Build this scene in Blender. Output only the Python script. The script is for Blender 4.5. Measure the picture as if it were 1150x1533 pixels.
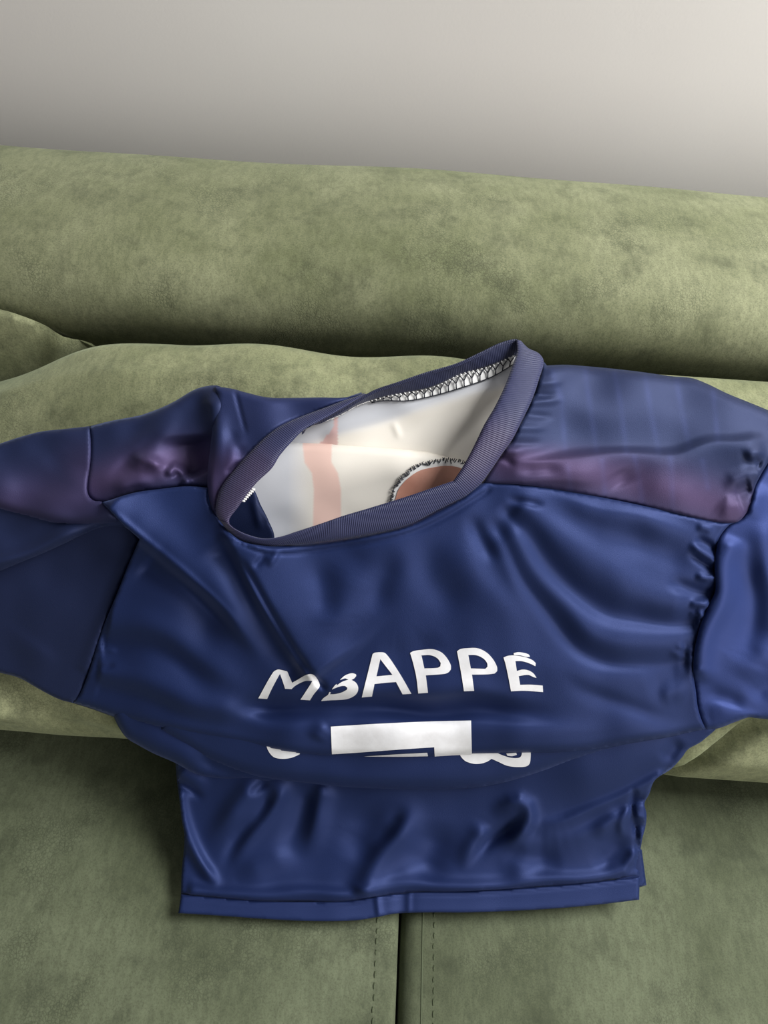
import bpy, bmesh, math, random
import numpy as np
from mathutils import Vector, Matrix
from mathutils.geometry import delaunay_2d_cdt

random.seed(4)
rng = np.random.default_rng(4)
for o in list(bpy.data.objects):
    bpy.data.objects.remove(o)
S = bpy.context.scene
COL = S.collection
R = math.radians

# ------------------------------------------------------------------ camera
SEAT = 0.43                                  # height of the seat above the floor
CAM = np.array([0.0, 0.0, SEAT + 0.78])
PITCH, ROLL, FOC = R(50.0), R(3.9), 1111.0   # focal length in pixels of the 1150 x 1533 frame
fw = np.array([0, math.cos(PITCH), -math.sin(PITCH)])
r0 = np.array([1.0, 0, 0]); u0 = np.array([0, math.sin(PITCH), math.cos(PITCH)])
RT = math.cos(ROLL) * r0 + math.sin(ROLL) * u0
UP = -math.sin(ROLL) * r0 + math.cos(ROLL) * u0
cd = bpy.data.cameras.new('camera'); cam = bpy.data.objects.new('camera', cd); COL.objects.link(cam)
cd.sensor_fit = 'VERTICAL'; cd.angle = 2 * math.atan(766.5 / FOC); cd.clip_start = 0.02
m = Matrix.Identity(4)
for i in range(3):
    m[i][0] = RT[i]; m[i][1] = UP[i]; m[i][2] = -fw[i]; m[i][3] = CAM[i]
cam.matrix_world = m
S.camera = cam

# ------------------------------------------------------------------ light
w = bpy.data.worlds.new('world'); S.world = w; w.use_nodes = True
bg = w.node_tree.nodes['Background']
bg.inputs[0].default_value = (0.93, 0.96, 1.0, 1); bg.inputs[1].default_value = 0.16

def area(name, loc, target, size, sy, power, col):
    l = bpy.data.lights.new(name, 'AREA'); l.shape = 'RECTANGLE'; l.size = size; l.size_y = sy
    l.energy = power; l.color = col
    o = bpy.data.objects.new(name, l); COL.objects.link(o); o.location = loc
    o.rotation_euler = (Vector(target) - Vector(loc)).to_track_quat('-Z', 'Y').to_euler()
    return o
area('side_window_light', (2.2, -1.8, 1.2), (0.0, 0.6, 0.85), 2.0, 1.8, 47, (1.0, 0.97, 0.95))
area('roof_window_light', (1.4, 0.45, 2.25), (0.0, 0.45, 0.70), 1.0, 0.8, 56, (0.97, 0.985, 1.0))

V = S.view_settings
V.view_transform = 'Standard'; V.look = 'None'; V.gamma = 1; V.use_curve_mapping = False; V.exposure = 0.26

# ------------------------------------------------------------------ helpers
def tag(o, label=None, cat=None, group=None, kind=None):
    if label: o['label'] = label
    if cat: o['category'] = cat
    if group: o['group'] = group
    if kind: o['kind'] = kind
    return o

def empty(name, loc):
    o = bpy.data.objects.new(name, None); COL.objects.link(o); o.location = loc; o.empty_display_size = .05
    return o

def root_of(p):
    l = Vector((0, 0, 0))
    while p is not None:
        l = l + p.location; p = p.parent
    return l

def mesh_obj(name, verts, faces, mat, parent=None, smooth=True):
    me = bpy.data.meshes.new(name)
    off = root_of(parent) if parent else Vector((0, 0, 0))
    v = np.asarray(verts, float) - np.array(off)
    me.from_pydata(v.tolist(), [], [list(map(int, f)) for f in faces])
    me.update()
    if smooth:
        me.polygons.foreach_set('use_smooth', [True] * len(me.polygons))
    me.materials.append(mat)
    o = bpy.data.objects.new(name, me); COL.objects.link(o)
    if parent: o.parent = parent
    return o

def set_color(o, name, cols):
    a = o.data.color_attributes.new(name, 'FLOAT_COLOR', 'POINT')
    c = np.ones((len(o.data.vertices), 4)); c[:, :3] = cols
    a.data.foreach_set('color', c.ravel())

def set_uv(o, uv):
    l = o.data.uv_layers.new(name='UVMap')
    vi = np.zeros(len(o.data.loops), int); o.data.loops.foreach_get('vertex_index', vi)
    l.data.foreach_set('uv', np.asarray(uv)[vi].ravel())

def lin(c):
    return tuple(((x / 255) / 12.92 if x / 255 <= .04045 else ((x / 255 + .055) / 1.055) ** 2.4) for x in c)

class NT:
    def __init__(s, name):
        s.m = bpy.data.materials.new(name); s.m.use_nodes = True
        s.t = s.m.node_tree; s.b = s.t.nodes['Principled BSDF']
    def n(s, typ, **kw):
        n = s.t.nodes.new(typ)
        for k, v in kw.items():
            if isinstance(k, str) and hasattr(n, k): setattr(n, k, v)
        return n
    def l(s, a, b): s.t.links.new(a, b)
    def set(s, **kw):
        for k, v in kw.items():
            s.b.inputs[k.replace('_', ' ')].default_value = v
    def noise(s, scale, detail=4, rough=.55, vec=None):
        n = s.n('ShaderNodeTexNoise'); n.inputs['Scale'].default_value = scale
        n.inputs['Detail'].default_value = detail; n.inputs['Roughness'].default_value = rough
        if vec is not None: s.l(vec, n.inputs['Vector'])
        return n.outputs['Fac']
    def ramp(s, fac, stops):
        r = s.n('ShaderNodeValToRGB'); e = r.color_ramp.elements
        while len(e) < len(stops): e.new(.5)
        for i, (p, c) in enumerate(stops):
            e[i].position = p; e[i].color = c if len(c) == 4 else (*c, 1)
        s.l(fac, r.inputs[0]); return r.outputs[0]
    def mix(s, fac, a, b, typ='MIX'):
        n = s.n('ShaderNodeMix'); n.data_type = 'RGBA'; n.blend_type = typ
        for i, x in ((0, fac), (6, a), (7, b)):
            if hasattr(x, 'is_linked') or hasattr(x, 'links'): s.l(x, n.inputs[i])
            else: n.inputs[i].default_value = x if i == 0 or len(x) == 4 else (*x, 1)
        return n.outputs[2]
    def bump(s, h, strength, dist):
        n = s.n('ShaderNodeBump'); n.inputs['Strength'].default_value = strength; n.inputs['Distance'].default_value = dist
        s.l(h, n.inputs['Height']); s.l(n.outputs[0], s.b.inputs['Normal']); return n

def suede(name, light, dark, deep, seed=0.0):
    t = NT(name)
    tc = t.n('ShaderNodeTexCoord'); mp = t.n('ShaderNodeMapping'); mp.inputs['Location'].default_value = (seed, seed * .7, seed * 1.3)
    t.l(tc.outputs['Object'], mp.inputs[0]); v = mp.outputs[0]
    big = t.noise(7, 5, .62, v); mid = t.noise(26, 5, .65, v); fine = t.noise(620, 5, .75, v)
    c = t.ramp(big, [(.34, dark), (.60, light)])
    f2 = t.ramp(mid, [(.50, (0, 0, 0)), (.72, (1, 1, 1))])
    c = t.mix(f2, c, t.mix(.5, c, deep))
    sm = t.n('ShaderNodeMapping'); sm.inputs['Rotation'].default_value = (0, 0, .5); sm.inputs['Scale'].default_value = (1, .35, .6); t.l(v, sm.inputs[0])
    streak = t.ramp(t.noise(170, 4, .7, sm.outputs[0]), [(.40, (1, 1, 1)), (.58, (0, 0, 0))])
    ms = t.n('ShaderNodeMath'); ms.operation = 'MULTIPLY'; t.l(streak, ms.inputs[0]); ms.inputs[1].default_value = .22
    c = t.mix(ms.outputs[0], c, deep)
    # crackled grain that only shows in worn patches
    vo = t.n('ShaderNodeTexVoronoi'); vo.feature = 'DISTANCE_TO_EDGE'; vo.inputs['Scale'].default_value = 330; t.l(v, vo.inputs['Vector'])
    crack = t.ramp(vo.outputs['Distance'], [(.0, (1, 1, 1)), (.16, (0, 0, 0))])
    patch = t.ramp(t.noise(11, 3, .6, v), [(.50, (0, 0, 0)), (.66, (1, 1, 1))])
    ml = t.n('ShaderNodeMath'); ml.operation = 'MULTIPLY'; t.l(crack, ml.inputs[0]); t.l(patch, ml.inputs[1])
    m2 = t.n('ShaderNodeMath'); m2.operation = 'MULTIPLY'; t.l(ml.outputs[0], m2.inputs[0]); m2.inputs[1].default_value = .40
    c = t.mix(m2.outputs[0], c, deep)
    f3 = t.ramp(fine, [(.36, (1, 1, 1)), (.54, (0, 0, 0))])
    m3 = t.n('ShaderNodeMath'); m3.operation = 'MULTIPLY'; t.l(f3, m3.inputs[0]); m3.inputs[1].default_value = .38
    c = t.mix(m3.outputs[0], c, deep)
    t.l(c, t.b.inputs['Base Color'])
    ad = t.n('ShaderNodeMath'); ad.operation = 'SUBTRACT'; t.l(fine, ad.inputs[0]); t.l(ml.outputs[0], ad.inputs[1])
    t.bump(ad.outputs[0], .22, .0012)
    t.set(Roughness=.82, Sheen_Weight=.18, Sheen_Roughness=.5)
    t.b.inputs['Specular IOR Level'].default_value = .22
    t.b.inputs['Sheen Tint'].default_value = (.75, .85, .6, 1)
    return t.m

M = {}
SUE_L, SUE_D, SUE_X = lin((136, 138, 106)), lin((106, 110, 78)), lin((48, 52, 36))
M['suede_back'] = suede('suede_backrest', SUE_L, SUE_D, SUE_X, 0.0)
M['suede_pillow'] = suede('suede_pillow', lin((148, 150, 114)), lin((116, 120, 86)), SUE_X, 3.1)
M['suede_seat'] = suede('suede_seat', lin((108, 114, 89)), lin((84, 90, 67)), lin((48, 52, 38)), 7.7)

t = NT('wall_paint'); t.set(Roughness=.75)
tc = t.n('ShaderNodeTexCoord')
c = t.ramp(t.noise(3, 3, .5, tc.outputs['Object']), [(.3, lin((211, 205, 200))), (.7, lin((216, 211, 206)))])
t.l(c, t.b.inputs['Base Color']); t.bump(t.noise(260, 3, .6, tc.outputs['Object']), .08, .001)
M['wall'] = t.m
t = NT('floor_wood'); tc = t.n('ShaderNodeTexCoord')
c = t.ramp(t.noise(9, 5, .6, tc.outputs['Object']), [(.3, lin((120, 96, 74))), (.7, lin((150, 122, 96)))])
t.l(c, t.b.inputs['Base Color']); t.set(Roughness=.5); M['floor'] = t.m
t = NT('dark_thread_green'); t.set(Base_Color=(*lin((70, 78, 52)), 1), Roughness=.7); M['thread_green'] = t.m
t = NT('black_plastic'); t.set(Base_Color=(.02, .02, .02, 1), Roughness=.5); M['black'] = t.m

def satin(name, attr=True, base=(28, 40, 100), rough=.54, weave=True):
    t = NT(name)
    if attr:
        a = t.n('ShaderNodeVertexColor'); a.layer_name = 'tint'
        t.l(a.outputs[0], t.b.inputs['Base Color'])
    else:
        t.set(Base_Color=(*lin(base), 1))
    t.set(Roughness=rough, Sheen_Weight=.10, Sheen_Roughness=.4, Metallic=.38)
    t.b.inputs['Specular IOR Level'].default_value = .25
    t.b.inputs['Sheen Tint'].default_value = (.45, .55, 1, 1)
    tc = t.n('ShaderNodeTexCoord')
    t.bump(t.noise(1300, 3, .7, tc.outputs['Object']), .32, .0005)
    return t.m
M['satin'] = satin('navy_satin')
t = NT('collar_rib'); a = t.n('ShaderNodeVertexColor'); a.layer_name = 'tint'; t.l(a.outputs[0], t.b.inputs['Base Color'])
uv = t.n('ShaderNodeUVMap'); uv.uv_map = 'UVMap'
wv = t.n('ShaderNodeTexWave'); wv.wave_type = 'BANDS'; wv.bands_direction = 'X'; wv.inputs['Scale'].default_value = .115
t.l(uv.outputs[0], wv.inputs['Vector'])
t.bump(wv.outputs['Fac'], .5, .0007); t.set(Roughness=.52, Sheen_Weight=.15); t.b.inputs['Specular IOR Level'].default_value = .35
M['rib'] = t.m
t = NT('white_lining'); a = t.n('ShaderNodeVertexColor'); a.layer_name = 'tint'; t.l(a.outputs[0], t.b.inputs['Base Color'])
tc = t.n('ShaderNodeTexCoord'); t.bump(t.noise(1200, 2, .6, tc.outputs['Object']), .10, .0004); t.set(Roughness=.5)
M['lining'] = t.m
t = NT('white_print'); tc = t.n('ShaderNodeTexCoord')
c = t.ramp(t.noise(60, 4, .6, tc.outputs['Object']), [(.35, lin((226, 224, 224))), (.65, lin((240, 239, 240)))])
t.l(c, t.b.inputs['Base Color']); t.set(Roughness=.45); t.bump(t.noise(500, 2, .6, tc.outputs['Object']), .12, .0004); M['print'] = t.m
t = NT('black_thread'); t.set(Base_Color=(.012, .013, .022, 1), Roughness=.7); M['thread_black'] = t.m
t = NT('white_thread'); t.set(Base_Color=(*lin((232, 230, 226)), 1), Roughness=.7); M['thread_white'] = t.m
t = NT('brown_patch'); tc = t.n('ShaderNodeTexCoord')
c = t.ramp(t.noise(45, 4, .6, tc.outputs['Object']), [(.35, lin((184, 128, 108))), (.65, lin((198, 144, 124)))])
t.l(c, t.b.inputs['Base Color']); t.set(Roughness=.7); M['brown'] = t.m

# ------------------------------------------------------------------ rays and the surface that carries the cloth
def rays(p):
    p = np.atleast_2d(np.asarray(p, float))
    x = (p[:, 0] - 575) / FOC; y = -(p[:, 1] - 766.5) / FOC
    return x[:, None] * RT + y[:, None] * UP + fw

# profile of the cloth in depth: flat on the seat, up over the pillow fronts, over their tops (y, z above the seat)
DP = np.array([(-.6, .006), (.05, .006), (.12, .008), (.17, .014), (.205, .030), (.235, .062), (.262, .108), (.295, .170), (.335, .232),
               (.380, .290), (.425, .338), (.465, .370), (.505, .388), (.55, .394), (.9, .394)])
_y = np.linspace(-.6, .9, 3001); _z = np.interp(_y, DP[:, 0], DP[:, 1])
k = np.exp(-.5 * (np.arange(-60, 61) / 20) ** 2); k /= k.sum()
_z = np.convolve(np.pad(_z, 60, mode='edge'), k, 'valid')
def Dz(y): return np.interp(y, _y, _z)

def hit(p):
    d = rays(p); lo = np.full(len(d), .2); hi = np.full(len(d), 1.6)
    for _ in range(40):
        mid = .5 * (lo + hi); P = CAM + d * mid[:, None]
        g = P[:, 2] - SEAT - Dz(P[:, 1])
        lo = np.where(g > 0, mid, lo); hi = np.where(g > 0, hi, mid)
    return d, lo

def place(p, h):
    """points on the draped cloth: h metres in front of the carrying profile"""
    d, tt = hit(p); n = np.linalg.norm(d, axis=1)
    return CAM + d * (tt - h / n)[:, None]

def on_plane(px, py, z):
    d = rays((px, py))[0]; s = (z - CAM[2]) / d[2]; return CAM + d * s

# ------------------------------------------------------------------ the room
def box(name, x0, x1, y0, y1, z0, z1, mat, parent=None, bev=0.0, seg=3):
    bm = bmesh.new(); bmesh.ops.create_cube(bm, size=1)
    for v in bm.verts:
        v.co = Vector(((x0 + x1) / 2 + v.co.x * (x1 - x0), (y0 + y1) / 2 + v.co.y * (y1 - y0), (z0 + z1) / 2 + v.co.z * (z1 - z0)))
    if bev: bmesh.ops.bevel(bm, geom=list(bm.edges), offset=bev, segments=seg, affect='EDGES', profile=.5)
    vs = [v.co[:] for v in bm.verts]; bm.verts.index_update(); fs = [[v.index for v in f.verts] for f in bm.faces]; bm.free()
    return mesh_obj(name, vs, fs, mat, parent, smooth=bool(bev))

tag(box('floor', -3, 3, -2.5, 0.97, -.05, 0, M['floor']), 'brown wooden floor under the sofa', 'floor', kind='structure')
tag(box('wall_back', -3, 3, 0.95, 1.05, 0, 2.6, M['wall']), 'plain pale grey painted wall behind the sofa', 'wall', kind='structure')

# ------------------------------------------------------------------ sofa
def loft_x(name, prof, x0, x1, nx, mat, parent, closed=True, disp=None, cap=True):
    prof = np.asarray(prof, float); n = len(prof); vs = []; fs = []
    xs = np.linspace(x0, x1, nx)
    for i, x in enumerate(xs):
        for (y, z) in prof: vs.append((x, y, z + SEAT))
    for i in range(nx - 1):
        for j in range(n if closed else n - 1):
            a = i * n + j; b = i * n + (j + 1) % n
            fs.append((a, b, b + n, a + n))
    if cap:
        fs.append(tuple(range(n))[::-1]); fs.append(tuple((nx - 1) * n + j for j in range(n)))
    vs = np.array(vs)
    if disp is not None: vs = disp(vs)
    return mesh_obj(name, vs, fs, mat, parent)

def smooth_curve(pts, closed=False, per=8):
    pts = np.asarray(pts, float); n = len(pts); out = []
    rngs = range(n if closed else n - 1)
    for i in rngs:
        p0 = pts[(i - 1) % n] if closed or i > 0 else 2 * pts[0] - pts[1]
        p1 = pts[i]; p2 = pts[(i + 1) % n]
        p3 = pts[(i + 2) % n] if closed or i + 2 < n else 2 * pts[-1] - pts[-2]
        for s in np.arange(per) / per:
            out.append(.5 * (2 * p1 + (p2 - p0) * s + (2 * p0 - 5 * p1 + 4 * p2 - p3) * s * s + (3 * p1 - p0 - 3 * p2 + p3) * s ** 3))
    if not closed: out.append(pts[-1])
    return np.array(out)

sofa = empty('sofa', (0, .4, 0))
tag(sofa, 'green suede sofa with a thick rounded backrest against the grey wall', 'sofa')
BACK = [(.602, -.12), (.602, .05), (.602, .20), (.598, .28), (.586, .325), (.582, .352), (.590, .376), (.610, .394), (.645, .405), (.70, .411), (.765, .409), (.815, .394), (.850, .350),
        (.862, .25), (.862, 0), (.86, -.30), (.72, -.32), (.605, -.30)]
def lump(vs):
    x, y, z = vs.T
    d = .003 * np.sin(x * 5.1 + 1.0) + .002 * np.sin(x * 11 + y * 9) + .0012 * np.sin(x * 23 + z * 17)
    vs = vs.copy(); vs[:, 2] += d; vs[:, 1] -= d * .6; return vs
loft_x('backrest', smooth_curve(BACK, True, 8), -.95, .95, 140, M['suede_back'], sofa, disp=lump)
box('base', -.80, .80, -.30, .60, .10, .265, M['suede_back'], sofa, .02)
for x0_, x1_ in ((-.95, -.795), (.795, .95)):
    box('arm', x0_, x1_, -.32, .62, .10, SEAT + .20, M['suede_back'], sofa, .045, 6)
for x in (-.87, .87):
    for y in (-.22, .75):
        box('foot', x - .03, x + .03, y - .03, y + .03, 0, .102, M['black'], sofa, .005)

# seat cushions (gap at the middle)
gx0 = on_plane(597, 1400, SEAT)[0]; gx1 = gx0 + .003
def cushion(name, x0, x1, ztop, r, label):
    o = empty(name, ((x0 + x1) / 2, .12, .27))
    tag(o, label, 'cushion', 'sofa seat cushions')
    nx, ny = 90, 60
    # rounded slab: profile parameter around, built as a dense bevelled box with a soft crown
    bm = bmesh.new(); bmesh.ops.create_cube(bm, size=1)
    y0, y1, z0 = -.30, .54, .267
    for v in bm.verts:
        v.co = Vector(((x0 + x1) / 2 + v.co.x * (x1 - x0), (y0 + y1) / 2 + v.co.y * (y1 - y0), (z0 + ztop) / 2 + v.co.z * (ztop - z0)))
    bmesh.ops.bevel(bm, geom=list(bm.edges), offset=r, segments=6, affect='EDGES', profile=.5)
    bm.verts.index_update()
    vs = [v.co[:] for v in bm.verts]; fs = [[v.index for v in f.verts] for f in bm.faces]; bm.free()
    mesh_obj('cover', vs, fs, M['suede_seat'], o)
    return o
cl = cushion('seat_cushion', -.792, gx0, SEAT, .010, 'left green suede seat cushion with a dashed stitch line beside the dark gap')
cr = cushion('seat_cushion', gx1, .792, SEAT - .004, .019, 'right green suede seat cushion of the sofa, right of the dark gap')

def tube(pts, rad, n=6, closed=False):
    pts = np.asarray(pts, float); N = len(pts); vs = []; fs = []
    for i in range(N):
        a = pts[max(i - 1, 0)]; b = pts[min(i + 1, N - 1)]; tdir = b - a; tdir /= (np.linalg.norm(tdir) + 1e-12)
        up = np.array([0, 0, 1.0]) if abs(tdir[2]) < .9 else np.array([1.0, 0, 0])
        s = np.cross(tdir, up); s /= np.linalg.norm(s); u = np.cross(s, tdir)
        for j in range(n):
            an = 2 * math.pi * j / n; vs.append(pts[i] + rad * (math.cos(an) * s + math.sin(an) * u))
    for i in range(N - 1):
        for j in range(n):
            a = i * n + j; b = i * n + (j + 1) % n; fs.append((a, b, b + n, a + n))
    fs.append(tuple(range(n))[::-1]); fs.append(tuple((N - 1) * n + j for j in range(n)))
    return vs, fs

class Join:
    def __init__(s): s.v = []; s.f = []
    def add(s, vf):
        b = len(s.v); s.v += list(map(tuple, vf[0])); s.f += [tuple(i + b for i in f) for f in vf[1]]
    def obj(s, name, mat, parent, kind=None):
        o = mesh_obj(name, s.v, s.f, mat, parent)
        if kind: o['kind'] = kind
        return o

def stitch_line(x, z, parent, slack=0.0):
    j = Join(); y = -.27
    while y < .50:
        xx = x + slack * math.sin(y * 31) + random.uniform(-.0004, .0004)
        L = random.uniform(.0042, .0052)
        j.add(tube([(xx, y, z - .0002), (xx, y + L * .5, z + .0004), (xx + .0002, y + L, z - .0002)], .00065, 5)); y += .0088
    j.obj('stitching', M['thread_green'], parent, 'stuff')
stitch_line(gx0 - .0205, SEAT, cl)
stitch_line(gx1 + .030, SEAT - .004, cr)
j = Join(); j.add(tube([(gx1 + .0195, y, SEAT - .0042) for y in np.linspace(-.27, .5, 30)], .0009, 6)); j.obj('seam', M['thread_green'], cr)

# loose back cushions: front follows the carrying profile 12 mm behind the cloth
def arc_profile(y0, y1, n):
    ys = np.linspace(y0, y1, 400); zs = Dz(ys); d = np.r_[0, np.cumsum(np.hypot(np.diff(ys), np.diff(zs)))]
    s = np.linspace(0, d[-1], n); y = np.interp(s, d, ys); z = np.interp(s, d, zs)
    ty = np.gradient(y); tz = np.gradient(z); L = np.hypot(ty, tz)
    return np.c_[y, z], np.c_[tz / L, -ty / L]          # points, normal pointing into the pillow

def pillow(name, x0, x1, label, seed, wr, nu=130, nv=90, topdrop=None, group='loose back cushions', inset=.012, pw=(5, 5)):
    cx, hw = (x0 + x1) / 2, (x1 - x0) / 2
    o = empty(name, (cx, .4, SEAT)); tag(o, label, 'cushion', group)
    F, N = arc_profile(.252, .515, nv)
    F = F + N * inset
    sb = np.array([.292, .055]); st = np.array([.535, .360])
    vv = np.linspace(0, 1, nv)
    Mid = sb + (st - sb) * vv[:, None]
    bow = np.array([math.cos(R(40)), -math.sin(R(40))])
    Bk = Mid + bow * (.05 * np.sin(np.pi * vv) ** .6)[:, None]
    lim = .540 + 0 * vv
    Bk[:, 0] = np.minimum(Bk[:, 0], lim)
    Bk[:, 1] = np.maximum(Bk[:, 1], .004)
    edge = np.clip(np.minimum(vv, 1 - vv) / .09, 0, 1) ** .5
    Fm = Mid + (F - Mid) * edge[:, None]
    vs = []; r = np.random.default_rng(seed); ph = r.uniform(0, 6.28, 12)
    def ring(u, front):
        e = max(0, 1 - abs(u) ** pw[0]) ** .5
        P = (Mid + ((Fm if front else Bk) - Mid) * e)
        x = cx + hw * u * (1 - .045 * np.sin(np.pi * vv) * abs(u))
        w = wr(x, vv, u) if front else 0
        d = np.array([-.75, .66])
        P = P + d * (w * e * edge if front else np.zeros(nv))[:, None]
        if topdrop is not None: 
            k = topdrop(x) * vv ** 3
            P = P + np.c_[k * .1, -k]
        P[:, 1] = np.maximum(P[:, 1], .001)
        return np.c_[x, P[:, 0], P[:, 1] + SEAT]
    us = np.sin(np.linspace(-1, 1, nu) * math.pi / 2 * .96) / math.sin(math.pi / 2 * .96)
    fr = np.array([ring(u, True) for u in us]); bk = np.array([ring(u, False) for u in us])
    def grid(A, flip):
        a, b = A.shape[:2]; f = []
        for i in range(a - 1):
            for jx in range(b - 1):
                q = (i * b + jx, (i + 1) * b + jx, (i + 1) * b + jx + 1, i * b + jx + 1)
                f.append(q if not flip else q[::-1])
        return A.reshape(-1, 3), f
    bm = bmesh.new()
    jj = Join(); jj.add(grid(fr, False)); jj.add(grid(bk, True))
    vsl = [bm.verts.new(v) for v in jj.v]
    for f in jj.f: bm.faces.new([vsl[i] for i in f])
    bmesh.ops.remove_doubles(bm, verts=bm.verts, dist=1e-5)
    bm.verts.index_update()
    vs = [v.co[:] for v in bm.verts]; fs = [[v.index for v in f.verts] for f in bm.faces]; bm.free()
    mesh_obj('cover', vs, fs, M['suede_pillow'], o)
    return o

def g(x, c, s): return np.exp(-((x - c) / s) ** 2)
def wr_left(x, v, u):
    w = .004 * np.sin(x * 21 + v * 5) * g(v, .98, .3) + .003 * np.sin(x * 47 - v * 9 + 1) * g(v, .95, .2)
    w = w + lip(x, v) - .007 * g(v, .245 + .02 * np.sin(x * 9 + 1), .03) + .004 * np.sin(x * 60 + v * 40) * g(v, .1, .12)
    return w
def lip(x, v): return .010 * g(v, .12, .055) * np.clip((np.abs(x + .02) - .275) / .04, 0, 1)
def wr_right(x, v, u):
    c = .30 + (v - .10) * .35
    w = .010 * g(x, c - .012, .016) * g(v, .05, .22) - .024 * g(x, c + .013, .013) * g(v, .08, .22)
    w = w + .004 * np.sin(x * 40 + v * 12) * g(v, .95, .2) + .4 * lip(x, v)
    return w
def drop_left(x): return .055 * np.clip((-.20 - x) / .16, 0, 1.5) ** 1.5 - .004 * np.sin(x * 40) 
pillow('back_cushion', -.42, .068, 'left loose green suede back cushion under the jersey collar and left sleeve', 1, wr_left, topdrop=drop_left, pw=(7, 5))
pillow('back_cushion', .095, .585, 'right loose green suede back cushion under the right sleeve of the jersey', 2, wr_right, pw=(7, 5), topdrop=lambda x: 0 * x)

# the cushion at the far left, its upper corner curling up behind the left cushion
def corner_cushion():
    x1 = -.270; x0 = x1 - .47
    o = empty('back_cushion', ((x0 + x1) / 2, .45, SEAT))
    tag(o, 'green suede cushion at the far left edge, only its curled corner showing', 'cushion', 'loose back cushions')
    nu, nv = 70, 50; A = []; B = []
    for i in range(nu):
        u = -1 + 2 * i / (nu - 1); ra = []; rb = []
        for j in range(nv):
            v = -1 + 2 * j / (nv - 1)
            e = (max(0, 1 - abs(u) ** 3.2) * max(0, 1 - abs(v) ** 3.2)) ** .5
            x = (x0 + x1) / 2 + (x1 - x0) / 2 * u * (1 - .08 * (1 - v * v))
            s = (v + 1) / 2
            thin = 1 / (1 + math.exp((x + .455) / .012))          # slim where the neighbouring cushion lies against it
            y = .556 + .006 * s - .03 * thin * (1 - s); z = .012 + .350 * s
            k = max(0, x + .365) / .09
            z -= .044 * k ** 1.3 * s
            fold = .006 * math.exp(-((x + .312 + .10 * (1 - s)) / .010) ** 2) * s - .004 * math.exp(-((x + .292 + .10 * (1 - s)) / .007) ** 2) * s
            h = (.011 + .085 * thin) * e + fold * (1 - thin)
            ra.append((x, y - h, z + .2 * h + SEAT)); rb.append((x, y + .012 * e, z + SEAT))
        A.append(ra); B.append(rb)
    bm = bmesh.new()
    for G, fl in ((A, False), (B, True)):
        vv = [[bm.verts.new(p) for p in r] for r in G]
        for i in range(nu - 1):
            for j in range(nv - 1):
                q = [vv[i][j], vv[i + 1][j], vv[i + 1][j + 1], vv[i][j + 1]]
                bm.faces.new(q[::-1] if fl else q)
    bmesh.ops.remove_doubles(bm, verts=bm.verts, dist=1e-5); bm.verts.index_update()
    vs = [v.co[:] for v in bm.verts]; fs = [[v.index for v in f.verts] for f in bm.faces]; bm.free()
    mesh_obj('cover', vs, fs, M['suede_pillow'], o)
corner_cushion()

# ------------------------------------------------------------------ the jersey
JER = empty('football_jersey', (0, .25, SEAT))
tag(JER, 'navy blue satin football jersey with white lettering lying crumpled over the sofa cushions', 'jersey')

def corners(pts, closed, lim=50):
    n = len(pts); c = set()
    for i in range(n):
        if not closed and i in (0, n - 1): c.add(i); continue
        a = pts[i] - pts[i - 1]; b = pts[(i + 1) % n] - pts[i]
        ang = abs(math.degrees(math.atan2(a[0] * b[1] - a[1] * b[0], a @ b)))
        if ang > lim: c.add(i)
    return c

def spline(pts, closed=False, step=3.0, lim=50):
    """Catmull-Rom through traced points, kept sharp at corners, resampled evenly"""
    pts = np.asarray(pts, float); n = len(pts); cs = corners(pts, closed, lim); out = []
    for i in range(n if closed else n - 1):
        p1 = pts[i]; p2 = pts[(i + 1) % n]
        L = np.linalg.norm(p2 - p1)
        p0 = pts[(i - 1) % n] if i not in cs else 2 * p1 - p2
        p3 = pts[(i + 2) % n] if (i + 1) % n not in cs else 2 * p2 - p1
        # centripetal-ish: limit tangents by the segment length
        t1 = (p2 - p0); t2 = (p3 - p1)
        t1 = t1 / (np.linalg.norm(t1) + 1e-9) * L; t2 = t2 / (np.linalg.norm(t2) + 1e-9) * L
        m = max(1, int(round(L / step)))
        for s in np.arange(m) / m:
            h00 = 2 * s ** 3 - 3 * s * s + 1; h10 = s ** 3 - 2 * s * s + s; h01 = -2 * s ** 3 + 3 * s * s; h11 = s ** 3 - s * s
            out.append(h00 * p1 + h10 * t1 + h01 * p2 + h11 * t2)
    if not closed: out.append(pts[-1])
    return np.array(out)

def seg_dist(P, line, closed=False):
    """distance, signed side, arc parameter 0..1 of points P to a polyline"""
    line = np.asarray(line, float)
    A = line if closed else line[:-1]; B = np.roll(line, -1, 0) if closed else line[1:]
    L = np.linalg.norm(B - A, axis=1) + 1e-9; cum = np.r_[0, np.cumsum(L)]; tot = cum[-1]
    best = np.full(len(P), 1e18); side = np.zeros(len(P)); arc = np.zeros(len(P)); over = np.zeros(len(P))
    for i in range(len(A)):
        d = B[i] - A[i]; q = P - A[i]
        s = np.clip((q @ d) / L[i] ** 2, 0, 1)
        r = q - s[:, None] * d; dd = (r ** 2).sum(1)
        mk = dd < best
        best = np.where(mk, dd, best); side = np.where(mk, np.sign(d[0] * q[:, 1] - d[1] * q[:, 0]), side)
        arc = np.where(mk, (cum[i] + s * L[i]) / tot, arc)
    return np.sqrt(best), side, arc

def inside(P, poly):
    x, y = P.T; c = np.zeros(len(P), bool); n = len(poly); j = n - 1
    for i in range(n):
        xi, yi = poly[i]; xj, yj = poly[j]
        k = ((yi > y) != (yj > y)) & (x < (xj - xi) * (y - yi) / (yj - yi + 1e-12) + xi)
        c ^= k; j = i
    return c

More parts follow.
